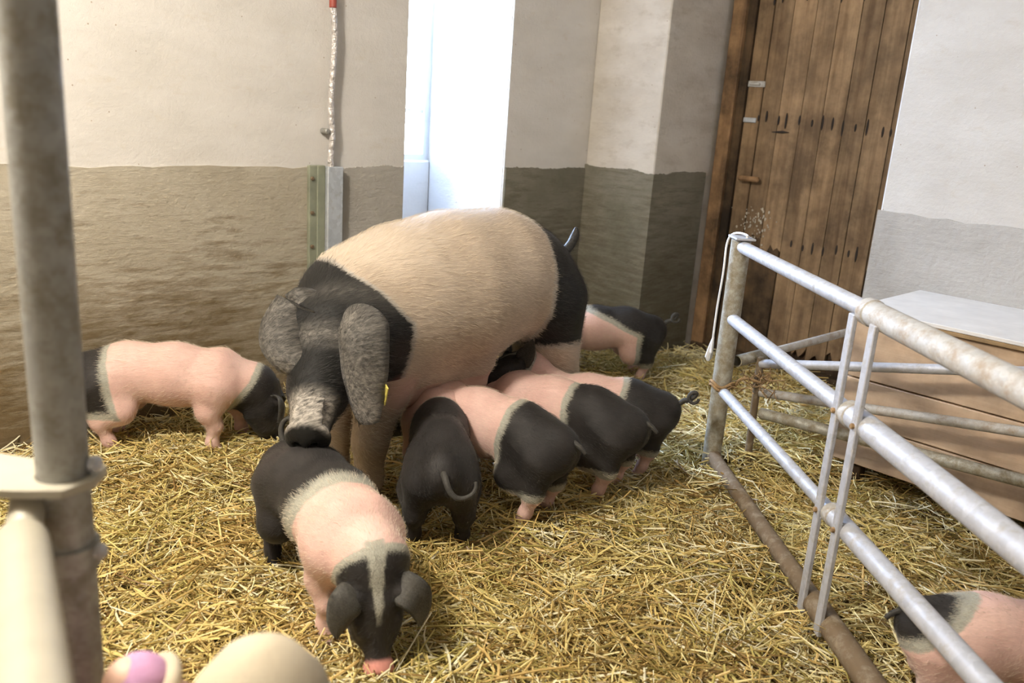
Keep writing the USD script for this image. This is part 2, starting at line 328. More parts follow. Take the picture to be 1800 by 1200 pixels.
obj("dado", slab(jag(XB - 0.008, 4.03, -0.2, 0.965, 5), 0.008, (0, 2.63, 0), X, -Y), M["dado_pier"], wr)
obj("dado", slab(jag(-3.2, 1.462, -0.2, 0.925, 6), 0.012, (XB, 0, 0), Y, -X), M["dado_right"], wr)
obj("wall_left", box(-3.2, -3, -3.2, 3.8, -0.2, CEIL), M["plaster"], **ST)
obj("wall_front", box(-3, 4.4, -3.4, -3.2, -0.2, CEIL), M["plaster"], **ST)

w1 = thing("window_1", **ST)
obj("window_frame", cat(box(2.38, 2.42, 3.62, 3.68, 0.935, 2.05), box(2.85, 2.89, 3.62, 3.68, 0.935, 2.05), box(2.42, 2.85, 3.62, 3.68, 0.935, 0.965), box(2.42, 2.85, 3.62, 3.68, 2.02, 2.05)), M["frost"], w1)
obj("glazing_bar", box(2.42, 2.85, 3.63, 3.67, 1.175, 1.195), M["frost"], w1)
obj("pane", box(2.42, 2.85, 3.648, 3.652, 0.965, 1.175), M["glass"], w1, smooth=False)
obj("pane", box(2.42, 2.85, 3.648, 3.652, 1.195, 2.02), M["glass"], w1, smooth=False)

# door of upright boards, set back in the wall
DX = 4.10
d1 = thing("door_1", **ST)
obj("frame_post", box(DX - 0.05, DX + 0.06, 2.525, 2.603, -0.1, 2.3, 0.008), M["frame_wood"], d1)
obj("frame_rebate", box(DX - 0.02, DX + 0.06, 2.478, 2.525, -0.1, 2.3, 0.003), M["rot_wood"], d1)
seams = [2.475, 2.386, 2.280, 2.156, 2.040, 1.926, 1.818, 1.694, 1.575, 1.44]
prng = np.random.default_rng(11)
bottoms = [0.62, 0.66, 0.60, 0.06, 0.10, 0.08, 0.12, 0.61, 0.62]
for i in range(9):
    y1, y0 = seams[i] - 0.002, seams[i + 1] + 0.002; dx = prng.uniform(-0.004, 0.004)
    nb = 7; us = np.linspace(y0, y1, nb); lo = bottoms[i] + prng.uniform(-0.035, 0.03, nb)
    pl = Polygon([(y0, 2.3), *zip(us, lo), (y1, 2.3)])
    m = slab(pl, 0.026, (DX + dx + 0.026, 0, 0), Y, -X)
    obj("plank", m, M["door_wood"], d1, smooth=20)
obj("patch_board", box(DX + 0.004, DX + 0.03, 2.165, 2.47, 0.0, 0.66, 0.004), M["rot_wood"], d1, label="dark rotten patch over the lower left boards")
obj("patch_board", box(DX + 0.010, DX + 0.03, 1.45, 1.812, 0.0, 0.59, 0.004), M["dark_wood"], d1, label="dark low board at the bottom right of the door")
obj("patch_board", box(DX + 0.006, DX + 0.03, 1.45, 1.812, 0.60, 0.625, 0.003), M["dark_wood"], d1)
obj("door_backing", box(DX + 0.032, DX + 0.06, 1.44, 2.48, -0.05, 2.3), M["dark_wood"], d1)
obj("door_step", box(DX - 0.06, DX + 0.06, 1.44, 2.6, -0.1, 0.02, 0.01), M["rot_wood"], d1)
for row, zz in ((0, 1.275), (1, 0.65), (2, 1.86)):
    for k in range(13):
        yy = 2.40 - k * 0.06 + prng.uniform(-0.012, 0.012)
        if yy < 1.5 or (row == 1 and yy > 2.1): continue
        h = prng.uniform(0.016, 0.042); z0 = zz + prng.uniform(-0.012, 0.012) - (0.008 * k * 0.3 if row == 0 else 0)
        e = trimesh.creation.icosphere(2, 1.0); e.apply_scale([0.003, 0.006, h]); e.apply_translation([DX - 0.003, yy, z0])
        obj("nail_stain", e, M["stain"], d1, smooth=True)
obj("door_handle", cat(box(DX - 0.055, DX - 0.03, 2.315, 2.44, 0.945, 0.972, 0.008), box(DX - 0.04, DX + 0.005, 2.34, 2.36, 0.948, 0.968), box(DX - 0.04, DX + 0.005, 2.39, 2.41, 0.948, 0.968)), M["frame_wood"], d1, label="short wooden door handle")
obj("hinge_plate", cat(box(DX - 0.012, DX - 0.004, 2.375, 2.475, 1.425, 1.455, 0.003), pipe((DX - 0.016, 2.40, 1.44), (DX - 0.016, 2.46, 1.44), 0.007)), M["galv_worn"], d1)
obj("hinge_plate", box(DX - 0.012, DX - 0.004, 2.40, 2.475, 1.245, 1.27, 0.003), M["cover"], d1)
sp_ = []
for _ in range(70):
    e = trimesh.creation.icosphere(1, 1.0); rr_ = prng.uniform(.002, .006); e.apply_scale([.0012, rr_, rr_ * prng.uniform(.8, 1.8)])
    e.apply_translation([DX - .004, 2.33 + prng.normal(0, .055), .73 + prng.normal(0, .05)]); sp_.append(e)
M["splatter"] = simple("dried_splatter", (0.40, 0.36, 0.29), 0.9)
obj("whitewash_splatter", cat(*sp_), M["splatter"], d1, smooth=True, kind="stuff")
# splintered crack across the third board
crk = [(2.30, 1.205), (2.24, 1.213), (2.19, 1.205), (2.165, 1.222), (2.185, 1.214), (2.24, 1.204)]
obj("splinter_crack", slab(Polygon([(a, b) for a, b in crk]).buffer(0.002), 0.003, (DX - 0.006, 0, 0), Y, X), M["stain"], d1)

# ------------------------------------------------------------------ things on the back wall
t = thing("wall_pipe", "thin shiny wrapped pipe running down the back wall into the grey metal cover", "pipe", (1.932, YA - 0.035, 0.945))
pts = [(0, 0, 0), (0.001, 0, 0.09), (0.003, -0.001, 0.13), (-0.001, 0, 0.18), (0.0, 0, 0.35), (0, 0, 0.62)]
obj("pipe", tube(curve(pts, 40), 0.0125, 14), M["wrap"], t)
obj("upper_pipe", pipe((0, 0, 0.615), (0, 0, CEIL - 0.945), 0.0145), M["red"], t, label="red painted upper length of the pipe")
obj("bracket", cat(box(-0.03, -0.006, -0.006, 0.035, 0.138, 0.15, 0.002), pipe((-0.024, -0.012, 0.144), (-0.024, 0.034, 0.144), 0.012)), M["post_steel"], t)
t = thing("conduit_cover", "grey zinc cover strip low on the back wall beside a greenish channel", "cover", (1.92, YA, 0))
obj("cover_plate", cat(box(-0.012, 0.062, -0.05, -0.008, 0.50, 0.948, 0.003)), M["cover"], t)
obj("cover_plate", box(-0.012, 0.062, -0.05, -0.008, -0.05, 0.495, 0.003), M["cover"], t)
obj("channel", cat(box(-0.085, -0.012, -0.026, -0.006, -0.05, 0.952, 0.003), box(-0.05, -0.012, -0.032, -0.024, -0.05, 0.952, 0.003)), M["green"], t, label="greenish grey steel channel")
for zz in (0.90, 0.76, 0.62, 0.48, 0.35):
    obj("bolt", pipe((-0.072, -0.034, zz), (-0.072, -0.02, zz), 0.008, 10, 0.002), M["galv_mucky"], t)

# ------------------------------------------------------------------ timber box with white lid, by the right wall
t = thing("timber_box", "low timber crate with a scuffed white lid against the right wall", "crate", (3.25, 0.35, 0))
fx = 2.955 - 3.25
for z0, z1 in ((0.055, 0.205), (0.21, 0.372), (0.377, 0.60)):
    obj("plank", box(fx, fx + 0.022, -1.25, 0.875, z0, z1, 0.003), M["box_wood"], t)
    obj("plank", box(fx + 0.022, XB - 3.25 - 0.015, 0.853, 0.875, z0, z1, 0.003), M["box_wood"], t)
obj("lid", box(fx - 0.02, XB - 3.25 - 0.013, -1.27, 0.885, 0.618, 0.632, 0.002), M["lid"], t, label="scuffed white lid")
obj("lid_edge", box(fx - 0.018, XB - 3.25 - 0.014, -1.268, 0.883, 0.603, 0.618, 0.002), M["ply"], t, label="bare plywood edge under the lid")
for yy in (0.80, -1.2):
    obj("leg", box(fx + 0.024, fx + 0.08, yy - 0.03, yy + 0.03, -0.09, 0.6, 0.004), M["dark_wood"], t)
    obj("leg", box(0.20, 0.26, yy - 0.03, yy + 0.03, -0.09, 0.6, 0.004), M["dark_wood"], t)
obj("box_floor", box(fx + 0.03, 0.29, -1.2, 0.84, 0.06, 0.08), M["dark_wood"], t)

# ------------------------------------------------------------------ right-hand gate
def gp(u, z, off=0.0):                       # u metres along the gate from its end post towards the camera
    x, y = 0.787 + 0.0687 * u + 0.998 * off, 2.987 - 0.9976 * u + 0.0687 * off
    return v2w(x, y, z)


org = gp(0, 0)
t = thing("pen_gate", "grey galvanised tubular pen gate in front of the timber crate", "gate", org)
def g(u, z, off=0.0): return gp(u, z, off) - org
gdir = (g(1, 0) - g(0, 0)); gn = g(0, 0, 1)
obj("end_post", cat(pipe(g(0, -0.09), g(0, 0.835), 0.034), obox(g(-0.034, 0.25), g(-0.034, 0.84), 0.012, 0.05, gdir)), M["galv_dirty"], t)
obj("post_plate", obox(g(-0.05, 0.842), g(0.05, 0.842), 0.07, 0.008, gn), M["galv"], t)
for z, r0, r1, ml in ((0.812, 0.022, 0.031, "galv_worn"), (0.55, 0.022, 0.031, "galv"), (0.276, 0.019, 0.026, "galv")):
    obj("rail", pipe(g(0.0, z), g(1.02, z), r0), M["galv"], t)
    obj("sleeve_rail", pipe(g(0.99, z), g(2.6, z), r1), M[ml], t)
    obj("collar", pipe(g(0.985, z), g(1.02, z), r1 + 0.003), M["galv_worn"], t)
obj("bottom_rail", tube([g(0.0, 0.06), g(0.004, 0.034), g(0.02, 0.02), g(0.06, 0.014), g(0.3, 0.012), g(0.6, 0.012), g(0.98, 0.012)], 0.026, 16), M["galv_mucky"], t, label="bottom rail caked in dried muck")
obj("bottom_rail", pipe(g(0.97, 0.01), g(2.6, 0.01), 0.032), M["galv_mucky"], t)
for u in (0.975, 1.085):
    obj("upright_bar", obox(g(u, -0.02, -0.028), g(u, 0.80, -0.028), 0.030, 0.012, gdir), M["galv"], t)
    for z in (0.55, 0.276):
        obj("bolt", pipe(g(u, z, -0.042), g(u, z, -0.03), 0.007, 10, 0.002), M["twine"], t)
# cord hanging over the end post
t = thing("white_cord", "thin white cord hanging down the end post of the pen gate", "cord", org)
c = [g(0.05, 0.852), g(-0.02, 0.856), g(-0.055, 0.845, -0.02), g(-0.05, 0.75, -0.035), g(-0.052, 0.6, -0.038), g(-0.055, 0.45, -0.038), g(-0.055, 0.40, -0.038)]
obj("cord", tube(curve(c, 40), 0.004, 8), M["white_plastic"], t)
obj("cord_end", tube([g(-0.058, 0.46, -0.036), g(-0.07, 0.42, -0.036), g(-0.085, 0.375, -0.036), g(-0.085, 0.36, -0.036)], [0.004, 0.010, 0.014, 0.006], 10), M["white_plastic"], t)

# ------------------------------------------------------------------ second, fanned gate behind it
ends = [((2.80, 1.485, 0.374), (2.79, 0.632, 0.568), 0.017), ((2.81, 1.475, 0.262), (2.80, 0.596, 0.383), 0.017), ((2.82, 1.465, 0.18), (2.81, 0.567, 0.230), 0.021)]
o2 = np.array([2.80, 1.47, 0.0])
t = thing("rail_hurdle", "grey tubular hurdle tied up behind the pen gate, close to the crate", "hurdle", o2)
for k, (a, b, r) in enumerate(ends):
    a, b = np.array(a), np.array(b); e = b + (b - a) * 0.9
    e[0] = 2.86
    obj("rail", pipe(a - o2, e - o2, r), M["galv" if k == 0 else "galv_worn" if k == 1 else "galv_dirty"], t)
obj("end_stile", pipe(np.array([2.805, 1.478, -0.09]) - o2, np.array([2.80, 1.485, 0.40]) - o2, 0.014), M["galv_mucky"], t)
obj("end_stile", pipe(np.array([2.865, -0.15, 0.0]) - o2, np.array([2.855, -0.15, 0.80]) - o2, 0.016), M["galv"], t)
a, b = np.array([2.71, 1.53, 0.386]), np.array([3.54, 1.435, 0.425])
t = thing("brace_pipe", "loose grey pipe sloping from the gate post towards the door", "pipe", a)
obj("pipe", pipe((b - a) * 0.06, b - a, 0.016), M["galv_worn"], t)
obj("sleeve", pipe((0, 0, 0), (b - a) * 0.2, 0.022, hollow=True), M["galv_dirty"], t)
# twine
t = thing("baler_twine", "brown baler twine tying the hurdle to the gate post", "twine", gp(0, 0.29))
loop = [(0.041 * math.cos(q), 0.041 * math.sin(q), 0.008 * math.sin(3 * q)) for q in np.linspace(0, 2 * math.pi, 30)]
obj("loop", cat(tube(loop, 0.006, 8), tube(np.array(loop) + [0, 0, 0.012], 0.006, 8)), M["twine"], t)
kn = []
kr = np.random.default_rng(3)
for i in range(46):
    p = np.array([kr.normal(0.10, 0.03), kr.normal(-0.09, 0.03), kr.normal(0.02, 0.018)]); q = p + kr.normal(0, 0.03, 3); s_ = (p + q) / 2 + kr.normal(0, 0.012, 3)
    kn.append(tube(curve([p, s_, q], 6), 0.0018, 5))
kn.append(tube(curve([(0.04, -0.03, 0.0), (0.08, -0.07, 0.03), (0.12, -0.1, 0.02), (0.15, -0.1, 0.05)], 12), 0.006, 8))
obj("frayed_knot", cat(*kn), M["twine"], t)

# ------------------------------------------------------------------ near left barrier
o3 = v2w(-0.53, 0.93, 0)
t = thing("barrier_post", "thick dull steel post in the left foreground", "post", o3)
obj("post", pipe((0, 0, -0.09), (0, 0, CEIL), 0.0295, 32), M["post_steel"], t)
ring = trimesh.creation.annulus(0.0296, 0.036, 0.03); ring.apply_translation([0, 0, 0.655])
obj("clamp_ring", ring, M["post_steel"], t)
bx = v2w(0.036, 0.0)
obj("clamp_bolt", pipe(v2w(0.030, 0, 0.66), v2w(0.046, 0.0, 0.66), 0.010), M["galv"], t)
obj("clamp_bolt", pipe(v2w(0.028, 0.005, 0.775), v2w(0.044, 0.005, 0.775), 0.010), M["galv"], t)
q0, q1 = v2w(-0.545, 0.86, 0.705), v2w(-0.235, 0.36, 0.80)
t = thing("barrier_rail", "pale cream barrier rail running into the lower left corner", "rail", q0)
obj("rail", pipe((0, 0, 0), q1 - q0, 0.030, 28), M["cream"], t)
dv = v2w(1, 0); dw = v2w(0, 1)
pl = [(-0.16, -0.055), (-0.03, -0.05), (0.02, -0.042), (0.040, -.01), (0.036, 0.026), (0, 0.044), (-0.05, 0.03), (-0.16, 0.05)]
hp = Polygon([(a, b) for a, b in pl]).buffer(0.004).difference(Polygon([(0.031 * math.cos(q), 0.031 * math.sin(q)) for q in np.linspace(0, 2 * math.pi, 40)]))
m = trimesh.creation.extrude_polygon(hp, 0.01, engine="earcut"); T = np.eye(4); T[:3, 0], T[:3, 1] = dv, dw; T[:3, 3] = o3 - q0 + [0, 0, 0.752]
m.apply_transform(T)
obj("clamp_plate", m, M["cream"], t)
obj("clamp_boss", pipe((0, 0, 0), o3 + [0, 0, 0.745] - q0 + v2w(-0.04, 0), 0.02), M["cream"], t)


# ------------------------------------------------------------------ pigs: one smooth skin each, from blended rounded bones
def field(P, prims):
    d = np.full(len(P), 9.0)
    for a, b, ra, rb, k, w, side in prims:
        ba = b - a; pa = P - a
        h = np.clip(pa @ ba / max(ba @ ba, 1e-9), 0, 1)
        q = pa - h[:, None] * ba
        if w != 1.0:
            q = q + (q @ side)[:, None] * side * (1 / w - 1)
        di = (np.linalg.norm(q, axis=1) - (ra + h * (rb - ra))) * min(w, 1.0)
        if k < 0:                                        # carve
            t_ = np.clip(0.5 - 0.5 * (d + di) / -k, 0, 1); d = d * (1 - t_) - di * t_ + -k * t_ * (1 - t_)
        else:
            t_ = np.clip(0.5 + 0.5 * (di - d) / k, 0, 1); d = di * (1 - t_) + d * t_ - k * t_ * (1 - t_)
    return d


def skin(prims, h, lo, hi):
    """surface nets over the field"""
    n = np.ceil((hi - lo) / h).astype(int) + 1
    ax = [lo[i] + h * np.arange(n[i]) for i in range(3)]
    V = np.stack(np.meshgrid(*ax, indexing="ij"), -1).reshape(-1, 3)
    F = field(V, prims).reshape(n)
    S = F < 0
    c = np.zeros(tuple(n - 1) + (3,)); cnt = np.zeros(tuple(n - 1))
    corner = [(i, j, k) for i in (0, 1) for j in (0, 1) for k in (0, 1)]
    sub = {q: F[q[0]:n[0] - 1 + q[0], q[1]:n[1] - 1 + q[1], q[2]:n[2] - 1 + q[2]] for q in corner}
    for q in corner:
        for a in range(3):
            if q[a]: continue
            p = list(q); p[a] = 1; p = tuple(p)
            f0, f1 = sub[q], sub[p]; cr_ = (f0 < 0) != (f1 < 0)
            t_ = np.where(cr_, f0 / np.where(cr_, f0 - f1, 1), 0)
            for m in range(3):
                c[..., m] += np.where(cr_, q[m] + (t_ if m == a else 0), 0)
            cnt += cr_
    on = cnt > 0
    idx = np.full(on.shape, -1); idx[on] = np.arange(on.sum())
    ijk = np.argwhere(on); v = lo + h * (ijk + c[on] / cnt[on][:, None])
    faces = []
    for a in range(3):
        b, d = (a + 1) % 3, (a + 2) % 3
        sl0 = [slice(None)] * 3; sl1 = [slice(None)] * 3; sl0[a] = slice(0, -1); sl1[a] = slice(1, None)
        e = np.argwhere(S[tuple(sl0)] != S[tuple(sl1)])
        e = e[(e[:, b] > 0) & (e[:, d] > 0) & (e[:, b] < n[b] - 1) & (e[:, d] < n[d] - 1)]
        inside = S[tuple(e.T)]
        def at(db, dd):
            q = e.copy(); q[:, b] += db; q[:, d] += dd; return idx[tuple(q.T)]
        q = np.stack([at(-1, -1), at(0, -1), at(0, 0), at(-1, 0)], 1)
        q[~inside] = q[~inside][:, ::-1]
        faces.append(q)
    f = np.concatenate(faces); f = np.concatenate([f[:, [0, 1, 2]], f[:, [0, 2, 3]]])
    for _ in range(2):                                   # settle onto the surface
        d = field(v, prims); e = h * 0.25
        gdt = np.stack([field(v + np.eye(3)[i] * e, prims) - d for i in range(3)], 1) / e
        v = v - gdt * (np.clip(d, -h, h) / np.maximum((gdt ** 2).sum(1), 0.2))[:, None]
    return trimesh.Trimesh(v, f, process=False)


def bone(a, b, ra, rb, k=0.03, w=1.0, side=(0, 1, 0)):
    return (np.asarray(a, float), np.asarray(b, float), ra, rb, k, w, np.asarray(side, float))


def ear_mesh(ctrl, wdirs, width, thick, cup, n=18, k=9, tip=0.12):
    """leaf-shaped ear along a curve; cup bends the edges towards wdir x tangent"""
    C = curve(ctrl, n); T_ = np.gradient(C, axis=0); rings = []
    s = np.linspace(0, 1, n); wd = np.array([np.asarray(wdirs[0]) * (1 - q) + np.asarray(wdirs[1]) * q for q in s])
    prof = width * (np.interp(s, [0, .12, .4, .7, .9, 1], [0.2, 0.45, .97, 0.86, 0.58, tip] if tip > .2 else [0.75, 1.0, .96, 0.62, 0.27, .04]))
    tau = np.linspace(-1, 1, k)
    for i in range(n):
        t_ = T_[i] / np.linalg.norm(T_[i]); w_ = wd[i] - t_ * (wd[i] @ t_); w_ /= np.linalg.norm(w_); nn = np.cross(w_, t_)
        th = thick * (1.3 - 0.75 * s[i]) * np.sqrt(np.maximum(1 - tau ** 2, 0)) / 2
        mid = C[i] + tau[:, None] * w_ * prof[i] + nn * (cup * prof[i] * tau ** 2)[:, None]
        top_, bot = mid + nn * th[:, None], mid - nn * th[:, None]
        rings.append(np.concatenate([top_, bot[1:-1][::-1]]))
    return loft(rings)


def put_pig(prim_parent, body, extras, coat_fn, matl, name="body"):
    """body + ears + tail as one skin mesh with the primvar 'coat' (signed distance into black, pink snout, grey hair)"""
    parts = [body] + [e[0] for e in extras]
    coats = [coat_fn(np.asarray(body.vertices))]
    for m, c in extras:
        coats.append(c(np.asarray(m.vertices)) if callable(c) else np.tile(np.asarray(c, float), (len(m.vertices), 1)))
    m = trimesh.util.concatenate(parts)
    p = numbered(str(prim_parent.GetPath()), name)
    g_ = usdkit.mesh(stage, p, m, matl, smooth=True)
    pv = UsdGeom.PrimvarsAPI(g_).CreatePrimvar("coat", Sdf.ValueTypeNames.Float3Array, "vertex")
    pv.Set(Vt.Vec3fArray.FromNumpy(np.concatenate(coats).astype(np.float32)))
    return g_.GetPrim(), m, np.concatenate(coats)


def rot(a): return np.array([[math.cos(a), -math.sin(a), 0], [math.sin(a), math.cos(a), 0], [0, 0, 1.0]])


def unit(v): v = np.asarray(v, float); return v / np.linalg.norm(v)


EYE = trimesh.creation.icosphere(3, 1.0)


def bristles(t, mesh, coats, count, length, width, seed, pale, dark, halo, skip=None):
    """short hairs lying back along the coat: one curve set for the pale hairs, one for the dark"""
    r = np.random.default_rng(seed)
    pts, fi = trimesh.sample.sample_surface(mesh, count, seed=seed)
    nrm = mesh.face_normals[fi]; bd = coats[mesh.faces[fi][:, 0], 0]
    back = np.array([-1.0, 0, -0.25]) + r.normal(0, 0.22, (len(pts), 3)); back = back - nrm * (back * nrm).sum(1)[:, None]
    ok = (np.linalg.norm(back, axis=1) > 0.15) & (pts[:, 2] > 0.06) & (coats[mesh.faces[fi][:, 0], 1] < 0.2)
    if skip is not None: ok &= ~skip(pts)
    back /= np.maximum(np.linalg.norm(back, axis=1), 1e-6)[:, None]
    L = length * r.uniform(0.6, 1.3, len(pts))[:, None]
    P0 = pts - nrm * 0.002; P1 = pts + back * L * 0.5 + nrm * L * 0.22; P2 = pts + back * L + nrm * L * 0.30
    for nm, sel, mt in (("pale_bristles", ok & (bd < halo), pale), ("dark_bristles", ok & (bd >= halo), dark)):
        if sel.sum() < 10: continue
        q = np.stack([P0[sel], P1[sel], P2[sel]], 1).reshape(-1, 3)
        bc = UsdGeom.BasisCurves.Define(stage, numbered(str(t.GetPath()), nm))
        bc.CreateTypeAttr("linear"); bc.CreatePointsAttr(Vt.Vec3fArray.FromNumpy(q.astype(np.float32)))
        bc.CreateCurveVertexCountsAttr(Vt.IntArray.FromNumpy(np.full(int(sel.sum()), 3, np.int32)))
        wd = np.tile([width, width * 0.8, width * 0.25], int(sel.sum()))
        bc.CreateWidthsAttr(Vt.FloatArray.FromNumpy(wd.astype(np.float32))); bc.SetWidthsInterpolation("vertex")
        UsdShade.MaterialBindingAPI.Apply(bc.GetPrim()).Bind(mt)
        data(bc.GetPrim(), kind="stuff")


M["hair_pale"] = simple("pale_bristle", (0.66, 0.56, 0.43), 0.4, var=0.1, bump=0.0)
M["hair_dark"] = simple("dark_bristle", (0.022, 0.020, 0.018), 0.4, var=0.2, bump=0.0)


def piglet(label, view, yaw, S=1.0, bend=0.0, head_pitch=-35, head_yaw=0.0, rear=-0.08, tilt=0.3, neck=0.285, tail="curl", blaze=False,
           leg_pink=0.085, fore_pink=True, gait=(0, 0, 0, 0), ears="droop", pink_snout=False, lift=0.0, h=0.0065, seed=0, saddle=None, name="piglet", hips=0.0, spread=1.0, girth=.95, halo=.8, neck_up=0.0):
    """local axes: +x ahead, +y the animal's left; standard height 0.36 m"""
    r = np.random.default_rng(100 + seed)
    B = lambda x, y, z: np.array([x, y + bend * (x * abs(x)), z]) * S
    sp = [B(-.255, 0, .238 + hips), B(-.13, 0, .252 + hips), B(.02, 0, .247), B(.155, 0, .24 + .25 * min(neck_up, 0)), B(.265, 0, .245 + neck_up)]
    rad = np.array([.082, .097, .103, .096, .078]) * S
    prims = [bone(sp[i], sp[i + 1], rad[i], rad[i + 1], .03 * S, girth) for i in range(4)]
    # head frame
    axis = unit(sp[4] - sp[3]); base = math.atan2(axis[1], axis[0]) + math.radians(head_yaw); pt = math.radians(head_pitch)
    hd = np.array([math.cos(base) * math.cos(pt), math.sin(base) * math.cos(pt), math.sin(pt)])
    sd = np.array([-math.sin(base), math.cos(base), 0]); hu = np.cross(hd, sd) * 1.0
    if hu[2] < 0: hu = -hu
    Cn = sp[4] + hd * 0.075 * S + np.array([0, 0, 0.0]); Sn = Cn + hd * 0.155 * S - hu * 0.022 * S
    prims += [bone(sp[4], Cn, .074 * S, .062 * S, .035 * S, 0.95, sd), bone(Cn - hu * .012 * S, Cn + hd * .05 * S - hu * .02 * S, .056 * S, .044 * S, .03 * S),
              bone(Cn + hd * .02 * S + hu * .0, Sn - hd * .014 * S, .050 * S, .026 * S, .03 * S, 0.95, sd), bone(Sn - hd * .012 * S, Sn, .0335 * S, .034 * S, .010 * S, .5, hd),
              *[bone(Cn + sd * q * .022 * S - hu * .022 * S + hd * .01 * S, Cn + sd * q * .020 * S - hu * .030 * S + hd * .06 * S, .048 * S, .034 * S, .03 * S) for q in (-1, 1)],
              bone(Sn - hd * .03 * S - hu * .03 * S, Cn - hu * .03 * S + hd * .02 * S, .020 * S, .034 * S, .02 * S)]
    for s in (-1, 1):
        prims.append(bone(Cn + sd * s * .045 * S + hu * .038 * S - hd * .01 * S, Cn + sd * s * .05 * S + hu * .05 * S, .02 * S, .014 * S, .02 * S))
        prims.append(bone(Cn + hd * .052 * S + sd * s * .04 * S + hu * .022 * S, Cn + hd * .07 * S + sd * s * .036 * S + hu * .016 * S, .012 * S, .01 * S, .02 * S))
        prims.append(bone(sp[3] + np.array([0.01, s * .035, .062]) * S, sp[3] + np.array([.0, s * .06, .0]) * S, .026 * S, .055 * S, .05 * S))     # shoulder blade
    # legs
    feet = []
    for s, gh in ((1, gait[0]), (-1, gait[1])):
        w = s * spread
        hip, kn, hk, fe, to = B(-.19, w * .05, .225 + hips), B(-.15 + gh * .4, w * .075, .145), B(-.232 + gh, w * .070, .105), B(-.208 + gh, w * .070, .035), B(-.19 + gh, w * .070, .0)
        prims += [bone(hip, kn, .078 * S, .048 * S, .035 * S, 0.92 * girth), bone(B(-.24, w * .05, .20 + hips), hk, .062 * S, .026 * S, .03 * S), bone(kn, hk, .046 * S, .0255 * S, .03 * S), bone(hk, fe, .0245 * S, .0195 * S, .018 * S), bone(fe, to, .021 * S, .018 * S, .015 * S)]
        for dy in (-.009, .009):
            prims.append(bone(to + np.array([0, dy, 0]) * S, to + np.array([.018, dy, -.008]) * S, .0125 * S, .009 * S, .006 * S))
        prims.append(bone(hk + np.array([-.012, 0, .004]) * S, hk + np.array([-.018, 0, .008]) * S, .014 * S, .010 * S, .018 * S))
    for s, gf in ((1, gait[2]), (-1, gait[3])):
        w = s * spread
        shd, el, kn, fe, to = B(.165, w * .055, .21), B(.145 + gf * .4, w * .072, .14), B(.168 + gf * .8, w * .068, .088), B(.16 + gf, w * .068, .03), B(.175 + gf, w * .068, .0)
        prims += [bone(shd, el, .060 * S, .038 * S, .035 * S, 0.92), bone(el, kn, .035 * S, .0245 * S, .025 * S), bone(kn, fe, .0235 * S, .0195 * S, .018 * S), bone(fe, to, .021 * S, .018 * S, .015 * S)]
        for dy in (-.009, .009):
            prims.append(bone(to + np.array([0, dy, 0]) * S, to + np.array([.018, dy, -.008]) * S, .0125 * S, .009 * S, .006 * S))
    # cleft between the hams, nostrils
    prims.append(bone(B(-.352, 0, .225 + hips), B(-.325, 0, .12), .010 * S, .016 * S, -.03 * S))
    prims.append(bone(B(-.345, 0, .245 + hips), B(-.35, 0, .245 + hips), .008 * S, .008 * S, -.008 * S))
    for s in (-1, 1):
        prims.append(bone(Sn + hd * .022 * S + sd * s * .012 * S, Sn + hd * .006 * S + sd * s * .011 * S, .0055 * S, .004 * S, -.004 * S))
    ends = np.array([q for p in prims for q in (p[0], p[1])])
    lo, hi = ends.min(0) - .12 * S, ends.max(0) + .12 * S
    lo[2] = -.03
    body = skin(prims, h * S, lo, hi)
    rz = sp[0][2]

    def coat(V):
        q = V / S
        rear_d = (rear - q[:, 0]) + tilt * (q[:, 2] - .24)
        if saddle is not None: rear_d = saddle(q)
        low = q[:, 2] - leg_pink
        hind = (q[:, 0] < -.05)
        rear_d = np.where(hind & (q[:, 2] < .17), np.minimum(rear_d, low), rear_d)
        nb = sp[4] + (sp[3] - sp[4]) * (0.265 - neck) / 0.11 if neck < .265 else sp[4] + hd * (neck - .265) * S
        nd = unit(axis + hd)
        head_d = ((V - nb) @ nd) / S
        trunk_front = (q[:, 2] > .12) | (q[:, 0] > .24)
        head_d = np.where(trunk_front, head_d, -.05)
        rear_d = np.where(rear_d > 0, rear_d * halo, rear_d)
        bd = np.maximum(rear_d, head_d)
        bd = bd + 0.016 * (meshkit.fbm(q * 14 + seed * 3.1, 3, seed) - 0.5)
        pk = np.zeros(len(V)); gy = np.zeros(len(V))
        if pink_snout:
            pk = np.clip(((V - Sn) @ hd / S + .026) / .010, 0, 1) * (np.linalg.norm(V - Sn, axis=1) < .06 * S)
        if blaze:
            rel = V - Cn; a_, l_, u_ = rel @ hd / S, rel @ sd / S, rel @ hu / S
            wid = np.interp(a_, [-.10, -.03, .02, .06], [.025, .016, .011, .004]) + 0.008 * (meshkit.fbm(q * 40, 2, 5) - .5)
            gy = np.clip((wid - np.abs(l_ + .004)) / .006, 0, 1) * (a_ < .06) * (u_ > 0) * (bd > -.01) * 1.6
        return np.stack([bd, pk, gy], 1)

    extras = []
    for s in (-1, 1):
        rt_ = Cn + sd * s * .043 * S + hu * .046 * S - hd * .012 * S
        if ears == "droop":
            c = [rt_, rt_ + (sd * s * .026 + hu * .020 + hd * .014) * S, rt_ + (sd * s * .046 + hu * .002 + hd * .046) * S, rt_ + (sd * s * .046 - hu * .032 + hd * .088) * S]
            wdv = (hd * .75 - sd * s * .5 - hu * .15, hd * .45 - sd * s * .85 + hu * .1)
        else:                                             # pricked up
            c = [rt_, rt_ + (sd * s * .018 + hu * .03 - hd * .005) * S, rt_ + (sd * s * .030 + hu * .065 - hd * .01) * S, rt_ + (sd * s * .038 + hu * .10 - hd * .005) * S]
            wdv = (sd * 0.9 - hd * .4 * s, sd * 0.9 - hd * .4 * s)
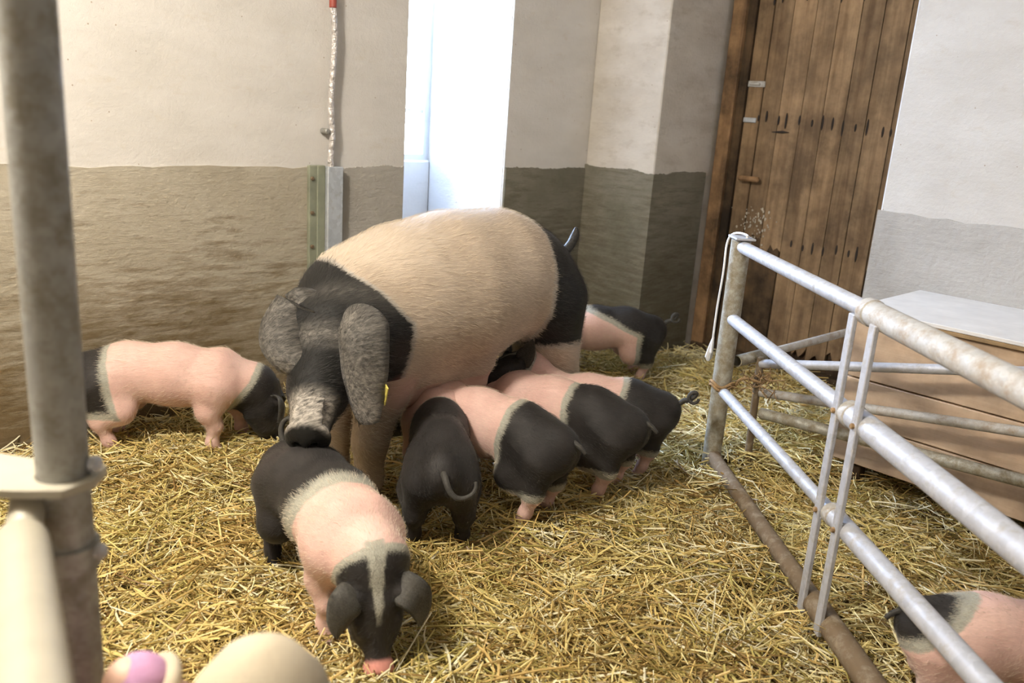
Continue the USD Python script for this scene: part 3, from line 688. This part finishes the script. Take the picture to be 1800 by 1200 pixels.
        em = ear_mesh(c, wdv, .039 * S, .009 * S, .22)
        extras.append((em, lambda V: np.stack([np.full(len(V), .08), np.zeros(len(V)), .10 + .12 * meshkit.fbm(V * 30, 3, 4)], 1)))
    tr = sp[0] + np.array([-.074, 0, .040]) * S
    if tail == "curl":
        a_ = np.linspace(0, 1, 26); th = a_ * 2 * math.pi * 1.25
        loopr = .020 * S
        P_ = tr + np.stack([-.045 * S * np.minimum(a_ * 3, 1) - loopr * np.sin(th) * (a_ > 0) * .9 + 0, (a_ - .3) * .02 * S, .012 * S + loopr * (1 - np.cos(th)) * 1.0], 1)
        P_[0] = tr + np.array([.02, 0, -.01]) * S
    elif tail == "hang":
        P_ = curve([tr + np.array([.02, 0, -.01]) * S, tr + np.array([-.02, -.01, -.02]) * S, tr + np.array([-.035, -.035, -.055]) * S, tr + np.array([-.03, -.07, -.055]) * S, tr + np.array([-.01, -.088, -.02]) * S], 24)
    elif tail == "up":
        P_ = curve([tr + np.array([.02, 0, -.02]) * S, tr + np.array([-.005, 0, .03]) * S, tr + np.array([-.01, .006, .065]) * S, tr + np.array([.0, .018, .08]) * S, tr + np.array([.012, .022, .06]) * S], 24)
    else:
        P_ = curve([tr + np.array([.03, 0, .0]) * S, tr + np.array([-.015, 0, -.012]) * S, tr + np.array([-.03, -.004, -.028]) * S], 12)
    extras.append((tube(P_, np.linspace(.0105, .0055, len(P_)) * S, 10), (.08, 0, .12)))
    t = thing(name, label, "piglet", v2w(*view, lift), math.radians(yaw - 45), group=None)
    g_, mesh_, coats_ = put_pig(t, body, extras, coat, M["piglet"])
    for s in (-1, 1):
        e = EYE.copy(); e.apply_scale(.0095 * S); e.apply_translation(Cn + (hd * .062 + sd * s * .0405 + hu * .010) * S)
        obj("eye", e, M["eye"], t, smooth=True)
    bristles(t, mesh_, coats_, 9000, .013 * S, .00045, seed + 40, M["hair_pale"], M["hair_dark"], .024)
    return t


PIGS = True
if PIGS:
    piglet("pink and black belted piglet rooting by the back wall, left of the sow", (-1.185, 2.78), 5, 1.04, bend=.6, head_pitch=-62, rear=-.145, tilt=-.25, neck=.225, neck_up=-.045, leg_pink=.12, gait=(.01, .035, .05, -.01), seed=1)
    piglet("belted piglet with white blaze and pink snout, nearest the camera", (-.43, 1.905), -54, 1.0, bend=-.1, head_pitch=-58, head_yaw=-12, rear=.065, tilt=.25, neck=.265, neck_up=-.02, tail="up", blaze=True, leg_pink=-1, girth=1.08, pink_snout=True, halo=.42, seed=2)
    piglet("nearly all black piglet seen from behind with its long tail hanging", (-.20, 2.40), 97, 1.0, head_pitch=-30, rear=.08, tilt=.1, neck=.25, tail="hang", leg_pink=-1, girth=.82, seed=3)
    piglet("pink piglet with grey black rump and pink hocks, second from left at the udder", (-.065, 2.525), 146, 1.02, head_pitch=-30, rear=-.10, tilt=-.15, tail="short", leg_pink=.085, girth=.86, spread=.85, seed=4)
    piglet("piglet with large black rump, third from left at the udder", (.175, 2.73), 150, 1.0, head_pitch=-25, rear=-.05, tilt=.05, tail="short", leg_pink=.085, girth=.9, seed=5)
    piglet("piglet with pricked ears and curled tail, rightmost of those at the udder", (.31, 2.88), 172, .93, head_pitch=5, head_yaw=40, neck_up=.10, rear=-.09, tilt=-.1, ears="prick", leg_pink=.085, girth=.9, seed=6, blaze=True)
    piglet("shaded piglet with black saddle standing behind the sow", (.41, 3.92), 188, 1.0, head_pitch=-20, rear=-.1, seed=7, leg_pink=.08, saddle=lambda q: np.maximum(-.16 - q[:, 0], np.minimum(q[:, 2] - (.245 + .45 * (q[:, 0] + .13)), .08 - q[:, 0])))
    piglet("piglet behind the right-hand gate in the next pen", (1.23, 1.66), -12, .92, head_pitch=-35, tail="short", leg_pink=.1, seed=8, lift=-.08, saddle=lambda q: (q[:, 2] - .27) * .8 + (-.24 - q[:, 0]) * .8)


def sow():
    oxy = np.array([-.225, 2.79]); yaw = math.radians(-136.5); XS = .77
    hn, ln = np.array([math.cos(yaw), math.sin(yaw)]), np.array([-math.sin(yaw), math.cos(yaw)])

    def N(x, y, z):                          # head and fore feet were measured about another origin and heading
        q = np.array([-.12, 2.85]) + x * np.array([-.631, -.776]) + y * np.array([.776, -.631]) - oxy
        return np.array([q @ hn, q @ ln, z])

    def D(x, y, z): return N(x, y, z) - N(0, 0, 0)
    b = bone
    sp = [np.array(q) for q in ((-.47 * XS, 0, .655), (-.27 * XS, 0, .655), (0, 0, .618), (.26 * XS, 0, .595), (.44 * XS, .0, .575))] + [N(.56, -.005, .555)]
    rd = [.165, .222, .258, .243, .205, .155]
    prims = [b(sp[i], sp[i + 1], rd[i], rd[i + 1], .06, .95) for i in range(5)]
    C, Mm, S = N(.645, .0, .545), N(.765, .105, .455), N(.885, .217, .372)
    hd = unit(S - C); sd = unit(np.cross([0, 0, 1.0], hd)); hu = np.cross(hd, sd)
    if hu @ D(1, 0, .3) < 0: hu = -hu
    prims += [b(sp[5], C, .155, .118, .06), b(C, Mm, .118, .078, .05), b(Mm, S - hd * .012, .078, .050, .04), b(S - hd * .004, S + hd * .002, .060, .060, .012, .36, hd), b(C - hu * .05, Mm - hu * .05, .10, .06, .05)]
    for s in (-1, 1):
        prims.append(b(C + sd * s * .075 + hu * .06 - hd * .02, C + sd * s * .1 + hu * .075, .045, .03, .04))
        prims.append(b(C + hd * .075 + sd * s * .062 + hu * .055, C + hd * .10 + sd * s * .07 + hu * .045, .026, .022, .016))   # brow folds
        prims.append(b(C + hd * .11 + sd * s * .06 + hu * .035, C + hd * .14 + sd * s * .055 + hu * .04, .018, .016, .025))
        prims.append(b(S + hd * .04 + sd * s * .021, S + hd * .008 + sd * s * .021, .013, .009, -.008))
    for k in range(4):                                      # wrinkles over the snout
        q = S - hd * (.022 + .018 * k) + hu * (.050 + .004 * k)
        prims.append(b(q - sd * .034, q + sd * .034, .008, .008, .007))
    for k in range(3):
        q = C + hd * (.055 + .022 * k) + hu * (.098 - .012 * k)
        prims.append(b(q - sd * .045, q + sd * .045, .011, .011, .010))
    for s in (-1, 1):
        L_ = lambda x, y, z: np.array([x * XS - .03, s * y, z])
        prims += [b(L_(-.44, .075, .57), L_(-.49, .075, .41), .165, .095, .06, .85), b(L_(-.48, .08, .54), L_(-.60, .09, .27), .14, .060, .06), b(L_(-.49, .075, .39), L_(-.60, .09, .255), .10, .058, .05),
                  b(L_(-.60, .09, .255), L_(-.56, .10, .09), .056, .042, .03), b(L_(-.56, .10, .09), L_(-.52, .10, .025), .046, .046, .02)]
        ft = N(.535, .035, 0) if s > 0 else N(.54, -.125, 0)
        kz = ft + [-.02, 0, .21]; el = np.array([.44 * XS, s * .11, .37]); sh = np.array([.40 * XS, s * .10, .55])
        prims += [b(sh, el, .15, .092, .07, .85), b(el, kz, .085, .054, .04), b(kz, ft + [-.015, 0, .08], .052, .043, .03), b(ft + [-.015, 0, .08], ft + [0, 0, .02], .046, .046, .02)]
        for dy in (-.022, .022):
            prims.append(b(ft + [.005, dy, .02], ft + [.04, dy, .005], .028, .02, .012)); prims.append(b(L_(-.52, .10, .02) + [0, dy, 0], L_(-.47, .10, .005) + [0, dy, 0], .028, .02, .012))
    for s in (-1, 1):
        for k, x in enumerate((.22, .13, .04, -.05)):
            prims.append(b((x, s * .085, .365), (x, s * .095, .325), .075, .05, .05)); prims.append(b((x, s * .095, .29), (x, s * .097, .26), .012, .009, .012))
    ends = np.array([q for p in prims for q in (p[0], p[1])])
    body = skin(prims, .011, np.array([-.68, -.36, -.03]), np.array([.92, .52, .95]))
    ear_c = lambda V: np.stack([np.full(len(V), .2), np.zeros(len(V)), np.clip(.55 + .8 * (.50 - V[:, 2]) / .2 + .5 * np.clip((V[:, 2] - .58) / .08, 0, 1) + .25 * (meshkit.fbm(V * 14, 3, 2) - .5), .3, 1.0)], 1)
    e1 = ear_mesh([N(.625, .01, .575), N(.715, -.03, .645), N(.79, -.015, .605), N(.822, .04, .55), N(.808, .082, .485)], (D(.55, .5, -.35), D(.62, -.78, .1)), .074, .022, -.30, 26, 11, .24)
    e2 = ear_mesh([N(.62, .03, .585), N(.65, .13, .66), N(.69, .195, .625), N(.715, .235, .52), N(.705, .245, .372)], (D(.7, -.4, -.3), D(.62, -.78, 0)), .074, .022, -.28, 26, 11, .40)

    def coat(V):
        c0 = N(.42, 0, 0)
        head = (V[:, 0] - c0[0]) - .04 * (.62 - V[:, 2]) * (V[:, 2] < .62) - .05 * np.abs(V[:, 1]) - .95 * np.maximum(V[:, 2] - .60, 0)
        head = np.where((V[:, 2] < .42) & (V[:, 0] < N(.62, 0, 0)[0]), -.1, head)
        rear = -.40 * XS + .15 * (.8 - V[:, 2]) - V[:, 0]
        rear = np.where(V[:, 2] < .46, np.minimum(rear, V[:, 2] - .40), rear)
        bd = np.maximum(head, rear) + .03 * (meshkit.fbm(V * 9, 3, 3) - .5)
        rel = V - S; a_ = rel @ hd; u_ = rel @ hu
        gy = np.clip((a_ + .13) / .05, 0, 1) * np.clip((.012 - a_) / .01, 0, 1) * np.clip((u_ - .0) / .03, 0, 1) * 1.1 * (bd > 0)
        fold = np.clip(1 - np.abs((V - C) @ hd - .085) / .05, 0, 1) * np.clip(((V - C) @ hu - .05) / .03, 0, 1) * .34 * (bd > 0)
        neckd = np.clip(1 - np.abs((V - C) @ hd + .06) / .06, 0, 1) * np.clip(((V - C) @ hu - .06) / .03, 0, 1) * .16 * (bd > 0)
        fd = ((V[:, 2] < .36) & (np.abs(V[:, 1]) < .2) & (V[:, 0] < .27) & (V[:, 0] > -.24)) * .30
        red = np.clip(1 - np.linalg.norm((V - np.array([.33, .17, .38])) / np.array([.10, .08, .09]), axis=1), 0, 1) * .7
        return np.stack([bd, np.maximum(fd, red), np.maximum(np.maximum(gy, fold), neckd)], 1)

    tl = curve([(-.50, 0, .70), (-.57, 0, .735), (-.60, 0, .775), (-.605, .0, .81)], 14)
    t = thing("sow", "big belted sow with black head, drooping ears and dirty cream body", "pig", (*v2w(*oxy)[:2], 0), yaw - math.pi / 4)
    g_, mesh_, coats_ = put_pig(t, body, [(e1, ear_c), (e2, ear_c), (tube(tl, [.026, .02, *([.018] * 9), .016, .012, .006], 12), (.2, 0, .1))], coat, M["sow"])
    for s in (-1, 1):
        e = EYE.copy(); e.apply_scale(.017); e.apply_translation(C + hd * .115 + sd * s * .074 + hu * .058); obj("eye", e, M["eye"], t, smooth=True)
    tg = box(-.012, .012, -.002, .002, -.03, .03, .001); tg.apply_translation([0, 0, 0])
    tg.apply_transform(trimesh.transformations.rotation_matrix(.35, [0, 1, 0])); tg.apply_transform(trimesh.transformations.rotation_matrix(1.2, [0, 0, 1])); tg.apply_transform(trimesh.transformations.rotation_matrix(.13, [0, 0, 1])); tg.apply_translation(N(.668, .268, .455))
    obj("ear_tag", tg, M["yellow"], t, label="yellow ear tag")
    bristles(t, mesh_, coats_, 42000, .019, .00055, 77, M["hair_pale"], M["hair_dark"], .02, skip=lambda P: np.linalg.norm(P - S, axis=1) < .07)


if PIGS: sow()


# ------------------------------------------------------------------ straw
def bed_z(x, y):
    p = np.stack([np.asarray(x), np.asarray(y), np.zeros_like(np.asarray(x, float))], -1)
    vx_, vy_ = (np.asarray(x) - np.asarray(y)) * R2, (np.asarray(x) + np.asarray(y)) * R2
    out = 1 / (1 + np.exp(-(vx_ - (.787 + .0687 * (2.987 - vy_)) - .05) / .035)) * (vy_ < 3.0)
    du = vx_ - (.787 + .0687 * (2.987 - vy_))
    return -0.02 - .055 * out - .06 * np.exp(-(du / .12) ** 2) * (vy_ < 3.1) + 0.05 * (meshkit.fbm(p * 2.1, 3, 9) - 0.5) + 0.02 * (meshkit.noise(p * 9, 4) - .5)


STRAW = True
sb = thing("straw_bedding", "loose golden straw spread over the floor of the pen", "straw", kind="stuff")
gx, gy = np.meshgrid(np.linspace(-0.9, 4.05, 150), np.linspace(-1.2, 3.08, 130), indexing="ij")
gz = bed_z(gx, gy)
V = np.stack([gx, gy, gz], -1).reshape(-1, 3); nx, ny = gx.shape
ii = np.arange(nx * ny).reshape(nx, ny); F = np.stack([ii[:-1, :-1], ii[1:, :-1], ii[1:, 1:], ii[:-1, 1:]], -1).reshape(-1, 4)
M["mat_straw"] = mat("matted_straw", {"g": ("geometry", {}), "n": ("noise_texture", {"scale": 35.0, "detail": 6.0, "roughness": 0.75}), "r": ("rgb_ramp", {"ramp": [(0.3, (0.05, 0.028, 0.008)), (0.7, (0.26, 0.16, 0.05))]}), "b": ("bump", {"strength": 1.0, "distance": 0.02}), "p": ("principled_bsdf", {"roughness": 0.85})},
                     [("g.position", "n.vector"), ("n.fac", "r.fac"), ("r.color", "p.base_color"), ("n.fac", "b.height"), ("b.normal", "p.normal")])
fc = V[F].mean(1); inroom = (fc[:, 1] < 3.07) & ((fc[:, 0] < XB - .015) | ((fc[:, 1] > 1.48) & (fc[:, 1] < 2.60) & (fc[:, 0] < 4.02))); F = F[inroom]
bm = trimesh.Trimesh(V, np.vstack([F[:, [0, 1, 2]], F[:, [0, 2, 3]]]), process=False); bm.remove_unreferenced_vertices()
obj("matted_straw", bm, M["mat_straw"], sb, smooth=True, kind="stuff")
M["straw"] = mat("straw_stalk", {"g": ("geometry", {}), "oi": ("object_info", {}), "a": ("math", {"math_type": "add"}), "fr": ("math", {"math_type": "fraction"}),
                                 "r": ("rgb_ramp", {"ramp": [(0.0, (0.20, 0.11, 0.03)), (0.12, (0.42, 0.29, 0.09)), (0.28, (0.50, 0.43, 0.13)), (0.45, (0.72, 0.50, 0.19)), (0.65, (0.76, 0.62, 0.23)), (0.84, (0.84, 0.74, 0.38)), (1.0, (0.92, 0.87, 0.66))]}),
                                 "p": ("principled_bsdf", {"roughness": 0.42, "specular_ior_level": 0.5}), "t": ("translucent_bsdf", {}), "x": ("mix_closure", {"fac": 0.18})},
                 [("g.random_per_island", "a.value1"), ("oi.random", "a.value2"), ("a.value", "fr.value1"), ("fr.value", "r.fac"), ("r.color", "p.base_color"), ("r.color", "t.color"), ("p.BSDF", "x.closure1"), ("t.BSDF", "x.closure2")], surface="x.closure")


def clump(r, n=60, rad=0.13, zmax=0.035):
    ms = []
    for _ in range(n):
        L = r.uniform(.035, .13) * (1.5 if r.random() < .15 else 1); a = r.uniform(0, 2 * math.pi); tl = r.normal(0, .27)
        c = np.array([r.normal(0, rad * .6), r.normal(0, rad * .6), r.uniform(-.01, zmax)])
        d = np.array([math.cos(a) * math.cos(tl), math.sin(a) * math.cos(tl), math.sin(tl)]); sdv = np.array([-math.sin(a), math.cos(a), 0])
        k = r.normal(0, .05) * L; kz = r.normal(0, .03) * L
        w = r.uniform(.0012, .0030); th = w * r.uniform(.25, .6); ro = r.uniform(0, math.pi)
        wv = sdv * math.cos(ro) + np.array([0, 0, 1]) * math.sin(ro); tv = np.cross(d, wv)
        rings = []
        for s in (-.5, -.17, .17, .5):
            p = c + d * L * s + sdv * k * (1 - 4 * s * s) + np.array([0, 0, 1]) * kz * (1 - 4 * s * s)
            ww = w * (0.7 if s == .5 else 1)
            rings.append([p + wv * ww, p + tv * th, p - wv * ww, p - tv * th])
        ms.append(loft(rings))
    return cat(*ms)


if STRAW:
    pi = UsdGeom.PointInstancer.Define(stage, str(sb.GetPath()) + "/loose_straw")
    data(pi.GetPrim(), kind="stuff")
    protos = []
    for k in range(14):
        r = np.random.default_rng(500 + k)
        pr = usdkit.mesh(stage, f"{sb.GetPath()}/loose_straw/stalks_{k:03d}" if k else f"{sb.GetPath()}/loose_straw/stalks", clump(r), M["straw"], smooth=False)
        protos.append(pr.GetPath())
    pi.CreatePrototypesRel().SetTargets(protos)
    N = 5200
    px = rng.uniform(-0.75, 4.0, N); py = rng.uniform(-1.0, 3.05, N)
    vx, vy = (px - py) * R2, (px + py) * R2                       # only where the pen is (and a little around it)
    keep = (vy > .9) & (np.abs(vx) < .85 * vy + .35) & ~((px > XB - .13) & (py < 1.6)) & ~((px > XB - .13) & (py > 2.5)) & (py < 2.96) & (px < 3.95)
    px, py = px[keep], py[keep]
    pz = bed_z(px, py) + rng.uniform(-.012, .012, len(px))
    ang = rng.uniform(0, 2 * math.pi, len(px)); sc = rng.uniform(.8, 1.2, len(px))
    pi.CreateProtoIndicesAttr(Vt.IntArray.FromNumpy(rng.integers(0, 14, len(px)).astype(np.int32)))
    pi.CreatePositionsAttr(Vt.Vec3fArray.FromNumpy(np.stack([px, py, pz], 1).astype(np.float32)))
    pi.CreateOrientationsAttr(Vt.QuathArray([Gf.Quath(float(math.cos(a / 2)), 0, 0, float(math.sin(a / 2))) for a in ang]))
    pi.CreateScalesAttr(Vt.Vec3fArray.FromNumpy(np.repeat(sc[:, None], 3, 1).astype(np.float32)))

# ------------------------------------------------------------------ toddler at the barrier, back to us
ot = v2w(-.24, .74, -.055)
t = thing("person", "small child in a cream hat and mauve fleece at the bottom edge", "person", ot, math.radians(35))
b = bone
AR = {1: [np.array(q) for q in ((-.03, .185, .50), (.03, .168, .635), (.075, .118, .575))], -1: [np.array(q) for q in ((.03, -.125, .30), (.13, -.11, .33), (.16, -.105, .335))]}
bp = [b((0, 0, .40), (0, 0, .30), .085, .09, .03), b((0, 0, .30), (0, 0, .12), .09, .085, .03), b((0, 0, .45), (0.005, 0, .53), .04, .045, .02), b((0.01, 0, .575), (0.02, 0, .60), .074, .08, .02), b((.09, 0, .565), (.095, 0, .56), .014, .016, .02)]
for s in (-1, 1):
    bp += [b((0, s * .085, .42), AR[s][0], .036, .030, .03), b(AR[s][0], AR[s][1], .030, .024, .02), b(AR[s][1], AR[s][2], .024, .022, .01),
           b((0, s * .05, .12), (0, s * .05, -.18), .05, .036, .03), b((0, s * .05, -.18), (.05, s * .05, -.21), .032, .028, .02)]
    bp += [b((.01, s * .08, .575), (.005, s * .085, .58), .016, .014, .012)]
    hf = unit(AR[s][2] - AR[s][1]); hs = unit(np.cross(hf, [0, 0, 1.0]))
    for k in range(4):
        a0 = AR[s][2] + hf * .015 + hs * (k - 1.5) * .012; bp += [b(a0, a0 + hf * .02, .0065, .006, .004), b(a0 + hf * .02, a0 + hf * .026 - [0, 0, .014], .006, .005, .003)]
    bp += [b(AR[s][2] - hs * s * .014, AR[s][2] + hf * .016 - hs * s * .028 - [0, 0, .006], .0075, .006, .006)]
bd_ = skin(bp, .006, np.array([-.15, -.2, -.26]), np.array([.24, .26, .74]))
obj("body", bd_, M["skin"], t, smooth=True)
for s in (-1, 1):
    e = EYE.copy(); e.apply_scale(.008); e.apply_translation([.087, s * .03, .59]); obj("eye", e, M["eye"], t, smooth=True)
jk = [b((0, 0, .41), (0, 0, .15), .098, .105, .03)] + [q for s in (-1, 1) for q in (b((0, s * .085, .425), AR[s][0], .046, .040, .03), b(AR[s][0], AR[s][1] + .15 * (AR[s][2] - AR[s][1]), .040, .036, .02))] + [b((-.02, 0, .47), (.03, 0, .475), .062, .062, .03)]
obj("fleece", skin(jk, .007, np.array([-.16, -.22, .0]), np.array([.24, .28, .72])), M["mauve"], t, smooth=True)
cf = AR[1][1] + .35 * (AR[1][2] - AR[1][1]); cd = unit(AR[1][2] - AR[1][1])
cs, cu = frame_from(cd)
obj("cuff", tube([cf + .034 * (math.cos(q) * cs + math.sin(q) * cu) for q in np.linspace(0, 2 * math.pi, 32)], .010, 10), M["hat"], t, smooth=True, label="rolled cream cuff")
hat = trimesh.creation.revolve(np.array([(0.0, .135), (.018, .132), (.042, .118), (.068, .085), (.086, .03), (.092, .0), (.118, -.006), (.142, -.020), (.139, -.025), (.115, -.012), (.086, -.006), (.08, .02), (.0, .09)]), sections=40)
hat.vertices[:, 2] += .004 * np.sin(3 * np.arctan2(hat.vertices[:, 1], hat.vertices[:, 0])) * (hat.vertices[:, 2] < 0)
hat.apply_translation([.012, 0, .595])
obj("hat", hat, M["hat"], t, smooth=50, label="cream cotton hat with a soft brim")
